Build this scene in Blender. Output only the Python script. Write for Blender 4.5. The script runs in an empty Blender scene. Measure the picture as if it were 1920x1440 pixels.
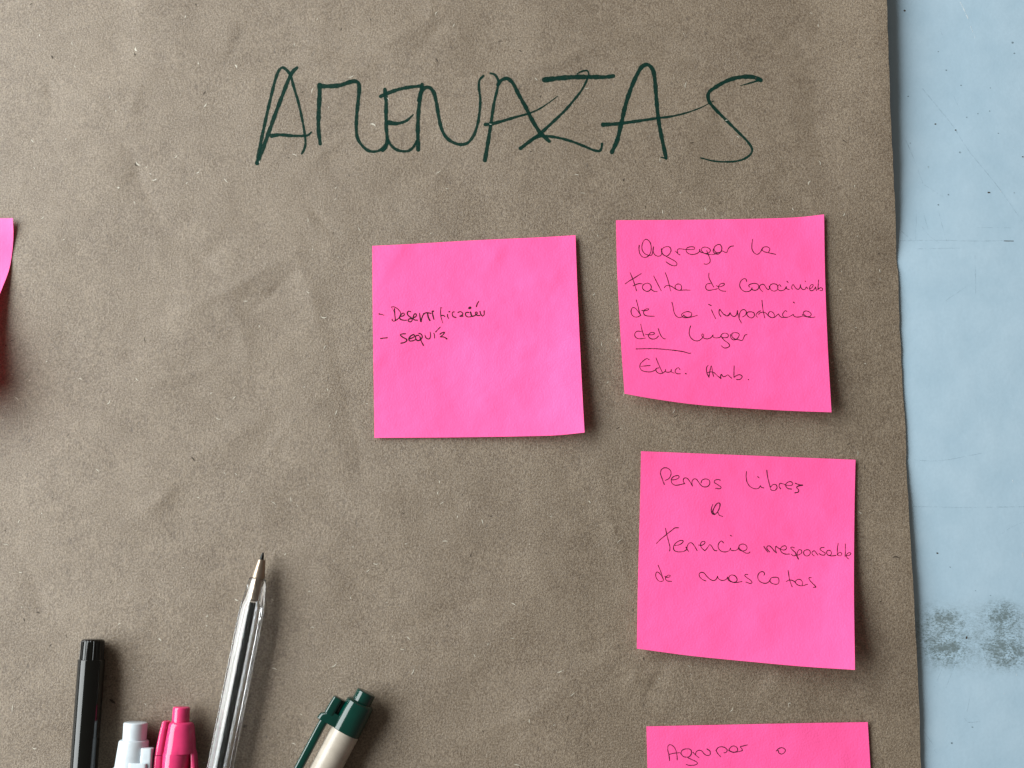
import bpy, math, random
import numpy as np
from mathutils import Vector
from mathutils.bvhtree import BVHTree

random.seed(7)
rng = np.random.RandomState(11)
S = bpy.context.scene
COL = S.collection

# ------------------------------------------------------------------ camera
TILT = math.radians(8.9)
DIST = 0.4265
CAM = np.array([0.0, -DIST * math.sin(TILT), DIST * math.cos(TILT)])
LENS = 42.0
F = LENS / 36.0 * 1920
cd = bpy.data.cameras.new('camera')
cam = bpy.data.objects.new('camera', cd)
COL.objects.link(cam)
cam.location = CAM.tolist()
cam.rotation_euler = (TILT, 0, 0)
cd.lens = LENS
cd.sensor_width = 36.0
cd.clip_start = 0.01
cd.clip_end = 50
S.camera = cam

# ------------------------------------------------------------------ world, lamp, exposure
W = bpy.data.worlds.new('World')
S.world = W
W.use_nodes = True
W.node_tree.nodes['Background'].inputs[0].default_value = (1.0, 0.88, 0.76, 1)
W.node_tree.nodes['Background'].inputs[1].default_value = 0.165
ld = bpy.data.lights.new('window_light', 'AREA')
ld.shape = 'RECTANGLE'
ld.size = 1.40
ld.size_y = 0.72
ld.energy = 34.0
ld.color = (0.935, 0.985, 0.985)
lamp = bpy.data.objects.new('window_light', ld)
COL.objects.link(lamp)
# an upright window beyond the upper left of the picture
lamp.location = (-0.78, 0.22, 0.54)
lamp.rotation_euler = Vector((1.0, -0.22, -0.30)).to_track_quat('-Z', 'Y').to_euler()
S.view_settings.view_transform = 'Standard'
S.view_settings.look = 'None'
S.view_settings.exposure = 0.0
S.view_settings.gamma = 1.0
S.cycles.max_bounces = 12
S.cycles.transmission_bounces = 12
S.cycles.transparent_max_bounces = 16

# ------------------------------------------------------------------ helpers
CT, ST = math.cos(TILT), math.sin(TILT)

def raydir(px, py):
    x = (px - 960) / F
    y = -(py - 720) / F
    return np.array([x, y * CT + ST, y * ST - CT])

def P(px, py, z=0.0):
    """point of the place, at height z above the table, seen at a point of the photograph"""
    d = raydir(px, py)
    t = (z - CAM[2]) / d[2]
    return CAM + d * t

def link(o, parent=None):
    COL.objects.link(o)
    if parent is not None:
        o.parent = parent
    return o

def mkobj(name, verts, faces, mat, parent=None, origin=None, smooth=True, thick=None, split=None, mats=None, fmat=None):
    v = np.asarray(verts, float)
    org = np.zeros(3) if origin is None else np.asarray(origin, float)
    me = bpy.data.meshes.new(name)
    me.from_pydata((v - org).tolist(), [], [list(f) for f in faces])
    if mats:
        for m in mats: me.materials.append(m)
        me.polygons.foreach_set('material_index', fmat)
    else:
        me.materials.append(mat)
    if smooth:
        me.polygons.foreach_set('use_smooth', [True] * len(me.polygons))
    me.update()
    o = bpy.data.objects.new(name, me)
    link(o, parent)
    if parent is None:
        o.location = org.tolist()
    if thick:
        m = o.modifiers.new('thickness', 'SOLIDIFY'); m.thickness = thick; m.offset = -1
    if split:
        m = o.modifiers.new('edges', 'EDGE_SPLIT'); m.split_angle = math.radians(split)
    return o

def tag(o, label, cat, group=None):
    o['label'] = label
    o['category'] = cat
    if group: o['group'] = group
    return o

def empty(name, loc):
    o = bpy.data.objects.new(name, None)
    o.location = list(loc)
    o.empty_display_size = 0.01
    return link(o)

# ------------------------------------------------------------------ materials
class NT:
    def __init__(s, name):
        s.m = bpy.data.materials.new(name); s.m.use_nodes = True
        s.t = s.m.node_tree; s.n = s.t.nodes; s.l = s.t.links
        s.b = s.n['Principled BSDF']; s.out = s.n['Material Output']
        s.tc = s.n.new('ShaderNodeTexCoord')
    def link(s, a, b): s.l.new(a, b)
    def mapping(s, scale=(1, 1, 1), rot=0, src=None):
        m = s.n.new('ShaderNodeMapping'); m.inputs['Scale'].default_value = scale
        m.inputs['Rotation'].default_value = (0, 0, rot)
        s.link(src or s.tc.outputs['Object'], m.inputs[0]); return m.outputs[0]
    def noise(s, scale, detail=2, rough=0.5, vec=None, dist=0.0):
        n = s.n.new('ShaderNodeTexNoise'); n.inputs['Scale'].default_value = scale
        n.inputs['Detail'].default_value = detail; n.inputs['Roughness'].default_value = rough
        n.inputs['Distortion'].default_value = dist
        s.link(vec or s.tc.outputs['Object'], n.inputs['Vector']); return n.outputs[0]
    def math(s, op, a, b=None, c=None, clamp=False):
        n = s.n.new('ShaderNodeMath'); n.operation = op; n.use_clamp = clamp
        for i, v in enumerate((a, b, c)):
            if v is None: continue
            if isinstance(v, (int, float)): n.inputs[i].default_value = v
            else: s.link(v, n.inputs[i])
        return n.outputs[0]
    def rng(s, v, a, b, c=0.0, d=1.0, smooth=False):
        n = s.n.new('ShaderNodeMapRange')
        if smooth: n.interpolation_type = 'SMOOTHSTEP'
        s.link(v, n.inputs[0])
        for i, x in enumerate((a, b, c, d)): n.inputs[i + 1].default_value = x
        return n.outputs[0]
    def mix(s, f, a, b):
        n = s.n.new('ShaderNodeMix'); n.data_type = 'RGBA'
        if isinstance(f, (int, float)): n.inputs[0].default_value = f
        else: s.link(f, n.inputs[0])
        for i, v in ((6, a), (7, b)):
            if isinstance(v, tuple): n.inputs[i].default_value = (*v, 1)
            else: s.link(v, n.inputs[i])
        return n.outputs[2]
    def bump(s, h, strength, dist, prev=None):
        n = s.n.new('ShaderNodeBump'); n.inputs['Strength'].default_value = strength
        n.inputs['Distance'].default_value = dist; s.link(h, n.inputs['Height'])
        if prev: s.link(prev, n.inputs['Normal'])
        return n.outputs[0]
    def set(s, **k):
        for a, v in k.items():
            i = s.b.inputs[a.replace('_', ' ')]
            if isinstance(v, tuple): i.default_value = (*v, 1)
            elif isinstance(v, (int, float)): i.default_value = v
            else: s.link(v, i)
        return s

def simple(name, col, rough=0.4, spec=0.5, grain=0.0, gscale=900, **k):
    t = NT(name)
    n = t.noise(260, 3)
    c2 = tuple(c * 0.86 for c in col)
    t.set(Base_Color=t.mix(t.rng(n, .35, .65), c2, col))
    t.b.inputs['Specular IOR Level'].default_value = spec
    t.set(Roughness=t.rng(t.noise(420, 3), .3, .7, rough * .85, rough * 1.2), **k)
    if grain:
        t.link(t.bump(t.noise(gscale, 3), grain, 0.0001), t.b.inputs['Normal'])
    return t.m

def kraft_material(name, k=1.0, rough=0.5, grain=1.0):
    t = NT(name)
    v1 = t.mapping((1, 0.42, 1), math.radians(35))
    v2 = t.mapping((1, 0.42, 1), math.radians(-50))
    v3 = t.mapping((0.42, 1, 1), math.radians(10))
    f1 = t.noise(2100, 3, .65, v1, .8); f2 = t.noise(1900, 3, .65, v2, .8); f3 = t.noise(2300, 2, .65, v3, .6)
    fib = t.math('MAXIMUM', t.math('MAXIMUM', f1, f2), f3)
    fine = t.noise(1700, 4, .7)
    mid = t.noise(170, 3, .55)
    big = t.noise(28, 3, .55)
    a = (0.110 * k, 0.076 * k, 0.049 * k); b = (0.284 * k, 0.220 * k, 0.156 * k)
    mot = t.math('ADD', t.math('MULTIPLY', mid, .5), t.math('MULTIPLY', big, .5))
    c = t.mix(t.rng(fine, .40, .60), a, b)
    c2 = t.mix(t.rng(mot, .38, .62), tuple(x * 1.12 for x in a), tuple(x * .92 for x in b))
    c = t.mix(.26, c, c2)
    c = t.mix(t.rng(fib, .62, .80, 0, .55), c, (0.36 * k, 0.32 * k, 0.26 * k))
    dk = t.noise(700, 2, .5, t.mapping((1, .5, 1), 1.0))
    c = t.mix(t.rng(dk, .70, .76, 0, .6), c, (0.07 * k, 0.05 * k, 0.035 * k))
    t.set(Base_Color=c, Roughness=rough)
    t.b.inputs['Specular IOR Level'].default_value = 0.5
    h = t.math('ADD', t.math('MULTIPLY', fine, .6), t.math('MULTIPLY', fib, .9))
    n1 = t.bump(t.math('ADD', t.math('MULTIPLY', mid, .45), t.math('MULTIPLY', t.noise(60, 3, .6), 1.0)), .22, 0.0010)
    t.link(t.bump(h, .85 * grain, 0.00034, n1), t.b.inputs['Normal'])
    return t.m

M_KRAFT = kraft_material('kraft_paper', .88, .44)
M_CARD = simple('card_barrel', (0.42, 0.37, 0.31), .27, .5, .12, 300)

def note_material(name='fluorescent_paper', through=.17):
    t = NT(name)
    fine = t.noise(1500, 3, .6)
    mid = t.noise(45, 3, .5)
    c = t.mix(t.rng(mid, .3, .7), (1.10, .112, .372), (1.16, .134, .425))
    c = t.mix(t.rng(fine, .3, .7, 0, .22), c, (1.0, .095, .32))
    t.set(Base_Color=c, Roughness=.55)
    t.b.inputs['Specular IOR Level'].default_value = 0.35
    n1 = t.bump(t.noise(42, 3, .55), .75, 0.0011)
    t.link(t.bump(fine, .5, 0.0002, n1), t.b.inputs['Normal'])
    tr = t.n.new('ShaderNodeBsdfTranslucent'); tr.inputs[0].default_value = (1, .16, .34, 1)
    mx = t.n.new('ShaderNodeMixShader'); mx.inputs[0].default_value = through
    t.link(t.b.outputs[0], mx.inputs[1]); t.link(tr.outputs[0], mx.inputs[2]); t.link(mx.outputs[0], t.out.inputs[0])
    return t.m
M_NOTE = note_material()
M_NOTE_BACK = note_material('fluorescent_paper_back', .80)

def ink(name, col, lo, hi, scale, rough=.45):
    t = NT(name)
    t.set(Base_Color=col, Roughness=rough)
    t.b.inputs['Specular IOR Level'].default_value = .3
    t.set(Alpha=t.rng(t.noise(scale, 3, .6), .35, .65, lo, hi))
    return t.m
M_MARKER = ink('green_marker_ink', (0.0006, 0.022, 0.015), .80, .97, 1100, .75)
M_MARKER.node_tree.nodes['Principled BSDF'].inputs['Specular IOR Level'].default_value = .12
M_PENINK = ink('black_pen_ink', (0.018, 0.005, 0.009), .50, 1.0, 620)
M_PENINK2 = ink('black_ballpoint_ink', (0.016, 0.007, 0.010), .70, 1.0, 900)
M_SCR_D = ink('dull_scratch', (0.16, 0.23, 0.28), .0, .19, 420)
M_SCR_L = ink('pale_scratch', (0.75, 0.8, 0.82), .1, .95, 600)
M_FIB_L = simple('pale_fibre', (0.50, 0.46, 0.38), .6)
M_FIB_D = simple('dark_fleck', (0.045, 0.03, 0.018), .7)

def table_material():
    t = NT('painted_table')
    fine = t.noise(900, 4, .65); mid = t.noise(70, 4, .6); big = t.noise(14, 3)
    c = t.mix(t.rng(mid, .3, .7), (0.360, 0.492, 0.592), (0.415, 0.545, 0.645))
    c = t.mix(t.rng(big, .35, .65, 0, .35), c, (0.335, 0.475, 0.585))
    c = t.mix(t.rng(fine, .3, .7, 0, .16), c, (0.27, 0.38, 0.46))
    sp = t.noise(330, 2, .4)
    c = t.mix(t.rng(sp, .80, .83, 0, .5), c, (0.16, 0.20, 0.20))
    # four rubbed dirt marks left on the paint
    tot = None
    for px, py, rx, ry, k in ((1774, 1163, 27, 20, 1.2), (1880, 1153, 30, 25, 1.5), (1778, 1221, 30, 24, 1.4), (1884, 1224, 34, 28, 1.7),
                          (1800, 1195, 125, 54, .70), (1738, 1192, 46, 52, .5), (1950, 1200, 80, 52, .7)):
        p = P(px, py); s = DIST / F * .97
        n = t.n.new('ShaderNodeVectorMath'); n.operation = 'SUBTRACT'
        t.link(t.tc.outputs['Object'], n.inputs[0]); n.inputs[1].default_value = p.tolist()
        m = t.n.new('ShaderNodeVectorMath'); m.operation = 'MULTIPLY'
        t.link(n.outputs[0], m.inputs[0]); m.inputs[1].default_value = (1 / (rx * s), 1 / (ry * s), 0)
        l = t.n.new('ShaderNodeVectorMath'); l.operation = 'LENGTH'; t.link(m.outputs[0], l.inputs[0])
        g = t.math('MULTIPLY', t.rng(l.outputs['Value'], 0.1, 1.65, 1, 0, True), k)
        tot = g if tot is None else t.math('ADD', tot, g)
    gr = t.noise(1500, 4, .75, t.mapping((.7, 1.2, 1), .3), .8)
    gr2 = t.noise(300, 3, .6)
    speck = t.math('ADD', t.rng(gr, .46, .64), t.rng(gr2, .35, .7, -.35, .45))
    dirt = t.math('MULTIPLY', tot, t.math('ADD', t.math('MULTIPLY', speck, .80), .17), clamp=True)
    c = t.mix(t.math('MULTIPLY', dirt, .76, clamp=True), c, (0.075, 0.095, 0.080))
    t.set(Base_Color=c, Roughness=t.rng(mid, .3, .7, .42, .55))
    t.b.inputs['Specular IOR Level'].default_value = .35
    t.link(t.bump(fine, .12, 0.0001, t.bump(mid, .25, 0.0006)), t.b.inputs['Normal'])
    return t.m
M_TABLE = table_material()

M_BLACK = simple('black_plastic', (0.0025, 0.0030, 0.0025), .10, .42, .05)
M_WHITE = simple('white_plastic', (0.56, 0.61, 0.65), .16, .5, .03)
M_PINK = simple('pink_plastic', (0.66, 0.040, 0.150), .12, .5, .03)
M_GREEN = simple('green_plastic', (0.0008, 0.028, 0.020), .12, .5, .04)
M_INKCORE = simple('ink_refill', (0.004, 0.006, 0.005), .6, .1)
M_TIPBLACK = simple('blackened_steel', (0.02, 0.02, 0.018), .3, .5, Metallic=.7)
M_BRASS = simple('nickel_silver', (0.34, 0.27, 0.21), .34, .5, Metallic=.85)

def clear_mat(name, rough, ior, col=(1, 1, 1)):
    t = NT(name)
    t.set(Base_Color=col, Roughness=rough, IOR=ior)
    t.b.inputs['Transmission Weight'].default_value = 1
    return t.m
M_CLEAR = clear_mat('clear_polystyrene', .02, 1.5, (.97, .985, 1.0))
M_TUBE = clear_mat('milky_tube', .22, 1.35, (.86, .88, .88))

# ------------------------------------------------------------------ table top
def box_bevel(x0, x1, y0, y1, z0, z1, b):
    vs = []
    for (z, i) in ((z0, 0), (z1 - b, 0), (z1 - b * .3, b * .3), (z1, b)):
        vs += [(x0 + i, y0 + i, z), (x1 - i, y0 + i, z), (x1 - i, y1 - i, z), (x0 + i, y1 - i, z)]
    fs = [(3, 2, 1, 0)]
    for k in range(3):
        for j in range(4):
            a = k * 4 + j; b2 = k * 4 + (j + 1) % 4
            fs.append((a, b2, b2 + 4, a + 4))
    fs.append((12, 13, 14, 15))
    return vs, fs
tv, tf = box_bevel(-0.95, 0.62, -0.62, 0.55, -0.03, 0.0, 0.004)
table = mkobj('table_top', tv, tf, M_TABLE, smooth=False)
table['kind'] = 'structure'
table['label'] = 'pale blue painted table top with scratches and four dirty rub marks'

# ------------------------------------------------------------------ kraft paper sheet
LAT = {}
def vnoise(x, y, cell, seed):
    if seed not in LAT: LAT[seed] = np.random.RandomState(seed).uniform(-1, 1, (128, 128))
    G = LAT[seed]
    fx, fy = np.asarray(x) / cell + 50, np.asarray(y) / cell + 50
    ix, iy = np.floor(fx).astype(int), np.floor(fy).astype(int)
    tx, ty = fx - ix, fy - iy
    tx = tx ** 3 * (tx * (tx * 6 - 15) + 10); ty = ty ** 3 * (ty * (ty * 6 - 15) + 10)
    ix %= 127; iy %= 127
    return (G[ix, iy] * (1 - tx) + G[ix + 1, iy] * tx) * (1 - ty) + (G[ix, iy + 1] * (1 - tx) + G[ix + 1, iy + 1] * tx) * ty

EP = [(-400, 1645), (0, 1663), (120, 1667), (240, 1671), (330, 1676), (400, 1679), (480, 1680.5), (510, 1684), (560, 1685.5), (600, 1686.5), (700, 1691.5),
      (760, 1695), (800, 1698), (900, 1701), (960, 1705), (1050, 1709), (1100, 1713), (1200, 1718), (1300, 1723), (1440, 1727), (1800, 1742)]
def elift(py):
    return np.interp(py, [-400, 0, 150, 300, 420, 490, 560, 700, 860, 960, 1100, 1250, 1440, 1800],
                     [6.0, 5.8, 5.3, 4.0, 2.0, .2, .8, .4, .6, 1.7, 2.4, 2.1, 1.6, 1.2]) * 1e-3
ey, ex, el = [], [], []
for py, px in EP:
    z = elift(py) + .0005
    p = P(px, py, z); ey.append(p[1]); ex.append(p[0]); el.append(py)
ey, ex, el = np.array(ey)[::-1], np.array(ex)[::-1], np.array(el)[::-1]
def edge_x(y):
    y = np.asarray(y, float)
    return np.interp(y, ey, ex) + .00012 * vnoise(y, y * 0, .004, 3) - np.where(y > ey[-1], 0, 0)
def edge_z(y):
    return elift(np.interp(y, ey, el))

# soft folds and dents of the sheet: (px, py, px2, py2, height mm, width mm)
FOLDS = [(330, 600, 560, 470, .5, 3.2), (380, 560, 640, 545, -.35, 3), (560, 470, 600, 640, .3, 3), (300, 420, 420, 520, -.4, 4),
         (640, 150, 820, 30, .5, 4), (900, 160, 1250, 40, .5, 3.5), (1180, 60, 1420, 170, -.35, 4), (480, 60, 700, 110, -.35, 4),
         (130, 60, 330, 10, .5, 4), (200, 180, 420, 90, .3, 5), (60, 330, 280, 300, .35, 4), (230, 260, 300, 420, -.4, 5),
         (560, 330, 900, 400, .3, 4), (930, 360, 1140, 300, .3, 3.5), (1420, 260, 1640, 330, .4, 4), (1500, 60, 1560, 360, -.35, 5),
         (80, 760, 330, 860, .35, 5), (20, 1040, 130, 1180, -.45, 4.5), (330, 880, 520, 760, .3, 5), (560, 900, 700, 1010, -.3, 5),
         (760, 880, 1010, 1000, .35, 5), (880, 1080, 1130, 1180, .3, 5), (700, 1200, 960, 1120, -.3, 6), (1000, 1330, 1180, 1200, .3, 5),
         (1620, 480, 1660, 760, .35, 4), (1620, 1010, 1690, 1300, -.3, 4), (430, 540, 470, 720, .3, 4), (620, 620, 690, 880, -.25, 5),
         (860, 1390, 1100, 1300, .25, 5), (1120, 880, 1180, 1100, .3, 4), (10, 900, 200, 960, .3, 6), (1590, 180, 1660, 30, .4, 4)]
_fr = random.Random(5)
for _k in range(46):
    _x, _y = _fr.uniform(20, 1640), _fr.uniform(-20, 760) if _fr.random() < .75 else _fr.uniform(760, 1440)
    if _x > 1100: _y = _fr.uniform(-20, 390) if _fr.random() < .7 else _fr.uniform(1260, 1340)
    _a, _l = _fr.gauss(-.55, .55), _fr.uniform(30, 105)
    FOLDS.append((_x, _y, _x + math.cos(_a) * _l, _y + math.sin(_a) * _l, _fr.choice((-1, 1)) * _fr.uniform(.14, .34), _fr.uniform(1.4, 2.6)))
FW = []
for a, b, c, d, h, w in FOLDS:
    p, q = P(a, b), P(c, d); FW.append((p[0], p[1], q[0], q[1], h * (1.4e-3 if abs(h) > .29 else 1.8e-3), w * 1e-3))
def kz(x, y):
    x = np.asarray(x, float); y = np.asarray(y, float)
    z = .9e-3 + .45e-3 * vnoise(x, y, .045, 1) + .30e-3 * vnoise(x + .3, y, .021, 2) + .11e-3 * vnoise(x, y + .2, .0105, 5)
    z = z + .04e-3 * vnoise(x + .1, y + .1, .0058, 8)
    for x0, y0, x1, y1, h, w in FW:
        dx, dy = x1 - x0, y1 - y0; L2 = dx * dx + dy * dy
        t = ((x - x0) * dx + (y - y0) * dy) / L2
        tc = np.clip(t, 0, 1)
        wob = .0022 * vnoise(x, y, .016, 21)
        d = ((x - x0) * dy - (y - y0) * dx) / math.sqrt(L2) + wob
        e = np.abs(t - tc) * math.sqrt(L2)
        z = z + h * np.exp(-(np.sqrt(d * d + 2.5e-7) / w) ** 1.15 - (e / .006) ** 2) * np.sin(np.pi * np.clip(.12 + .76 * tc, 0, 1)) * .8
    d = np.maximum(edge_x(y) - x, 0)
    k = np.exp(-(d / .024) ** 1.4)
    z = np.maximum(z, .25e-3) * (1 - k) + k * (edge_z(y) + .3e-3)
    return z

dd = np.concatenate([np.arange(0, .37, .001), np.arange(.37, .74, .012)])
yy = np.concatenate([np.arange(-.50, -.185, .012), np.arange(-.185, .185, .001), np.arange(.185, .45, .012)])
D2, Y2 = np.meshgrid(dd, yy, indexing='ij')
X2 = edge_x(Y2) - D2
Z2 = kz(X2, Y2)
kv = np.stack([X2, Y2, Z2], -1).reshape(-1, 3)
nd, ny = D2.shape
ii, jj = np.meshgrid(np.arange(nd - 1), np.arange(ny - 1), indexing='ij')
a = (ii * ny + jj).ravel()
kf = np.stack([a, a + 1, a + ny + 1, a + ny], -1).tolist()
kraft = mkobj('kraft_paper_sheet', kv, kf, M_KRAFT, thick=.00013, split=40)
tag(kraft, 'large creased sheet of brown kraft paper headed AMENAZAS in green marker', 'paper')
BV_K = BVHTree.FromPolygons([tuple(v) for v in kv], kf)
BV_T = BVHTree.FromPolygons([(-1, -1, 0), (1, -1, 0), (1, 1, 0), (-1, 1, 0)], [(0, 1, 2, 3)])

def drop(bv, px, py):
    d = raydir(px, py)
    h = bv.ray_cast(Vector(CAM), Vector(d))
    if h[0] is None: return None
    n = h[1]
    if n.z < 0: n = -n
    return h[0], n

# ------------------------------------------------------------------ drawn lines as thin layers of ink
def catmull(pts, step):
    pts = [np.array(p, float) for p in pts]
    if len(pts) == 1: pts = [pts[0] - (.4, 0), pts[0] + (.4, 0)]
    P0 = [2 * pts[0] - pts[1]] + pts + [2 * pts[-1] - pts[-2]]
    out = []
    for i in range(1, len(P0) - 2):
        p0, p1, p2, p3 = P0[i - 1:i + 3]
        L = np.linalg.norm(p2 - p1); n = max(2, int(L / step))
        def tj(t, a, b): return t + max(np.linalg.norm(b - a), 1e-6) ** .5
        t0 = 0; t1 = tj(t0, p0, p1); t2 = tj(t1, p1, p2); t3 = tj(t2, p2, p3)
        for k in range(n):
            t = t1 + (t2 - t1) * k / n
            A1 = (t1 - t) / (t1 - t0) * p0 + (t - t0) / (t1 - t0) * p1
            A2 = (t2 - t) / (t2 - t1) * p1 + (t - t1) / (t2 - t1) * p2
            A3 = (t3 - t) / (t3 - t2) * p2 + (t - t2) / (t3 - t2) * p3
            B1 = (t2 - t) / (t2 - t0) * A1 + (t - t0) / (t2 - t0) * A2
            B2 = (t3 - t) / (t3 - t1) * A2 + (t - t1) / (t3 - t1) * A3
            out.append((t2 - t) / (t2 - t1) * B1 + (t - t1) / (t2 - t1) * B2)
    out.append(pts[-1])
    return np.array(out)

LAY = [0]
def ribbon(bv, pts, w0, w1, step, lift, V, Fc, taper=False):
    c = catmull(pts, step)
    t = np.gradient(c, axis=0); L = np.linalg.norm(t, axis=1); L[L < 1e-6] = 1e-6; t /= L[:, None]
    seg = np.linalg.norm(np.diff(c, axis=0), axis=1); s = np.concatenate([[0], np.cumsum(seg)]); T = s[-1]
    # rounded ends
    r = max(w0, w1) / 2
    pre = [c[0] - t[0] * w0 / 2 * k for k in (.98, .8, .45)]
    post = [c[-1] + t[-1] * w1 / 2 * k for k in (.45, .8, .98)]
    wid = w0 + (w1 - w0) * s / max(T, 1e-6)
    ph = random.uniform(0, 50)
    wid = wid * (1 + .10 * np.sin(s * .21 + ph) + .07 * np.sin(s * .53 + ph * 2))
    if taper: wid = wid * np.clip(np.minimum(s, T - s) / (T * .3 + 1e-6), .15, 1)
    cc = np.concatenate([pre, c, post]); tt = np.concatenate([[t[0]] * 3, t, [t[-1]] * 3])
    ww = np.concatenate([[wid[0] * k for k in (.2, .6, .89)], wid, [wid[-1] * k for k in (.89, .6, .2)]])
    LAY[0] += 1
    base = len(V); ok = []
    for i in range(len(cc)):
        n = np.array([-tt[i][1], tt[i][0]])
        pr = []
        for sgn in (-1, 1):
            q = cc[i] + n * sgn * ww[i] / 2
            h = drop(bv, q[0], q[1])
            if h is None: break
            pr.append(h[0] + h[1] * (lift + 1.2e-6 * (LAY[0] % 18) + 2.5e-8 * i))
        if len(pr) < 2: continue
        V += [tuple(pr[0]), tuple(pr[1])]; ok.append(i)
    for k in range(len(ok) - 1):
        if ok[k + 1] == ok[k] + 1:
            q = base + 2 * k
            Fc.append((q, q + 2, q + 3, q + 1))

def parse(txt):
    out = []
    for part in txt.split('|'):
        part = part.strip()
        if not part: continue
        toks = part.split()
        w = None
        if toks[0][0] == 'w':
            w = [float(q) for q in toks[0][1:].split(':')]
            toks = toks[1:]
        out.append((w, [tuple(float(q) for q in k.split(',')) for k in toks]))
    return out

def write(name, bv, ref, txt, dw, mat, parent, step=1.6, lift=2.5e-5, label=None, taper=False):
    x0, y0, sc = ref
    V, Fc = [], []
    for w, pts in parse(txt):
        if name == 'handwritten_letter': w = [q * 1.07 for q in w]
        if w is None: w = (dw, dw)
        elif len(w) == 1: w = (w[0] / sc, w[0] / sc)
        else: w = (w[0] / sc, w[1] / sc)
        ribbon(bv, [(x0 + a / sc, y0 + b / sc) for a, b in pts], w[0], w[1], step, lift, V, Fc, taper)
    org = np.array(parent.location) if parent is not None else None
    o = mkobj(name, V, Fc, mat, parent, org, smooth=False)
    if label: o['label'] = label
    return o

T1 = (440, 80, 3.6923); T2 = (940, 80, 3.6923)
LET = [
 ('A', T1, 'w23:15 155,835 176,715 200,600 245,400 290,230 310,187 332,172 357,187 385,225 410,310 440,410 465,520 483,620 490,700 480,740 465,768|w27:24 155,835 200,720 240,610 290,470 340,340 380,240 405,198 430,175|w26:13 255,645 310,638 400,645 480,645 508,640 530,620'),
 ('M', T1, 'w24:30 592,700 580,600 583,450 588,350 588,292|w30:17 588,300 650,302 730,295 790,275 830,267 855,278 862,312 855,400 845,500 842,590 850,660 880,710 920,745 960,755 1010,742 1045,705'),
 ('E', T1, 'w26:22 1040,325 1048,400 1048,500 1050,600 1056,670 1045,725 1025,748|w24:22 1010,372 1060,350 1130,325 1200,310 1290,300|w30:10 1066,553 1110,560 1150,555 1190,540 1235,500|w20:16 1055,660 1075,700 1110,735 1150,750 1200,750 1235,725 1258,682'),
 ('N', T1, 'w24:26 1298,290 1285,370 1275,450 1268,560 1268,660 1270,742|w26:15 1275,400 1287,350 1312,315 1345,310 1375,340 1395,410 1410,500 1430,590 1460,650 1510,690 1565,705 1610,695 1650,650 1680,570 1695,480 1700,390 1690,300 1696,258 1722,230'),
 ('A', T2, 'w14:27 -76,212 -46,222 -22,262 -26,310 -51,420 -71,550 -91,680 -114,815|w24:26 -24,292 -2,262 38,248 75,275 120,360 170,450 215,540 270,625 330,682|w24:5 -111,567 -60,560 0,545 100,515 190,490 260,460 330,415 390,370'),
 ('Z', T2, 'w34:25 297,258 400,246 520,238 640,238 720,238 775,231|w10:24 525,215 560,198 595,195 605,217 590,262 560,322 500,400 430,480 350,555 280,620 200,680 132,732|w18:16 215,668 262,650 320,648 400,660 490,685 580,720 640,745 680,750 691,735 697,700'),
 ('A', T2, 'w28:25 765,758 800,680 830,560 860,430 900,310 940,220 975,165 1012,152 1045,182 1060,240 1070,350 1080,470 1095,580 1115,680 1140,798|w8:14 1106,793 1138,802|w27:5 702,568 800,562 950,542 1080,523 1180,510 1290,483 1380,450 1430,425 1470,403'),
 ('S', T2, 'w5:15 1655,298 1720,280 1780,262|w29:9 1795,260 1750,240 1690,236 1620,245 1550,270 1480,310 1440,340 1430,370 1440,410 1480,460 1560,540 1640,620 1700,680 1735,735 1730,765 1690,800 1630,820 1550,825 1470,820 1380,798'),
]
for L, ref, txt in LET:
    write('handwritten_letter', BV_K, ref, txt, 6, M_MARKER, kraft, step=2.2, lift=4e-5, label='letter %s in thick dark green marker' % L)

# loose fibres and flecks in the kraft paper
def fibres(name, n, col, lo, hi, wlo, whi, extra=()):
    V, Fc = [], []
    for k in range(n + len(extra)):
        if k < n:
            px, py = random.uniform(-60, 1655), random.uniform(-60, 1500)
            L = random.uniform(lo, hi) * random.choice((.5, .8, 1)); an = random.uniform(0, math.pi); w = random.uniform(wlo, whi)
        else:
            px, py, L, an, w = extra[k - n]
        b = random.uniform(-.9, .9)
        pts = []
        for q in (-.5, -.17, .17, .5):
            aa = an + b * q
            pts.append((px + math.cos(aa) * L * q, py + math.sin(aa) * L * q))
        ribbon(BV_K, pts, w, w, 2.5, 5e-5, V, Fc, True)
    o = mkobj(name, V, Fc, col, kraft, None, smooth=False)
    o['kind'] = 'stuff'
fibres('pale_fibres', 260, M_FIB_L, 4, 15, .9, 1.6,
       [(254, 93, 8, 1.2, 3), (385, 198, 9, -.9, 2), (258, 308, 12, .7, 2), (700, 233, 12, .4, 2.6), (372, 119, 5, 1, 2.4), (443, 124, 7, 1, 2.4), (222, 352, 4, 0, 2.6), (300, 1199, 8, .7, 2.4), (443, 1125, 8, .5, 2)])
fibres('dark_flecks', 130, M_FIB_D, 3, 10, .9, 2.0,
       [(98, 107, 6, 1.2, 3), (253, 102, 5, 1.4, 3), (254, 309, 7, .9, 2.6), (362, 860, 12, .9, 2.4), (1680, 1044, 14, .1, 2.6), (71, 1148, 7, 0, 2.4), (45, 1162, 7, 1.3, 2.4)])

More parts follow.
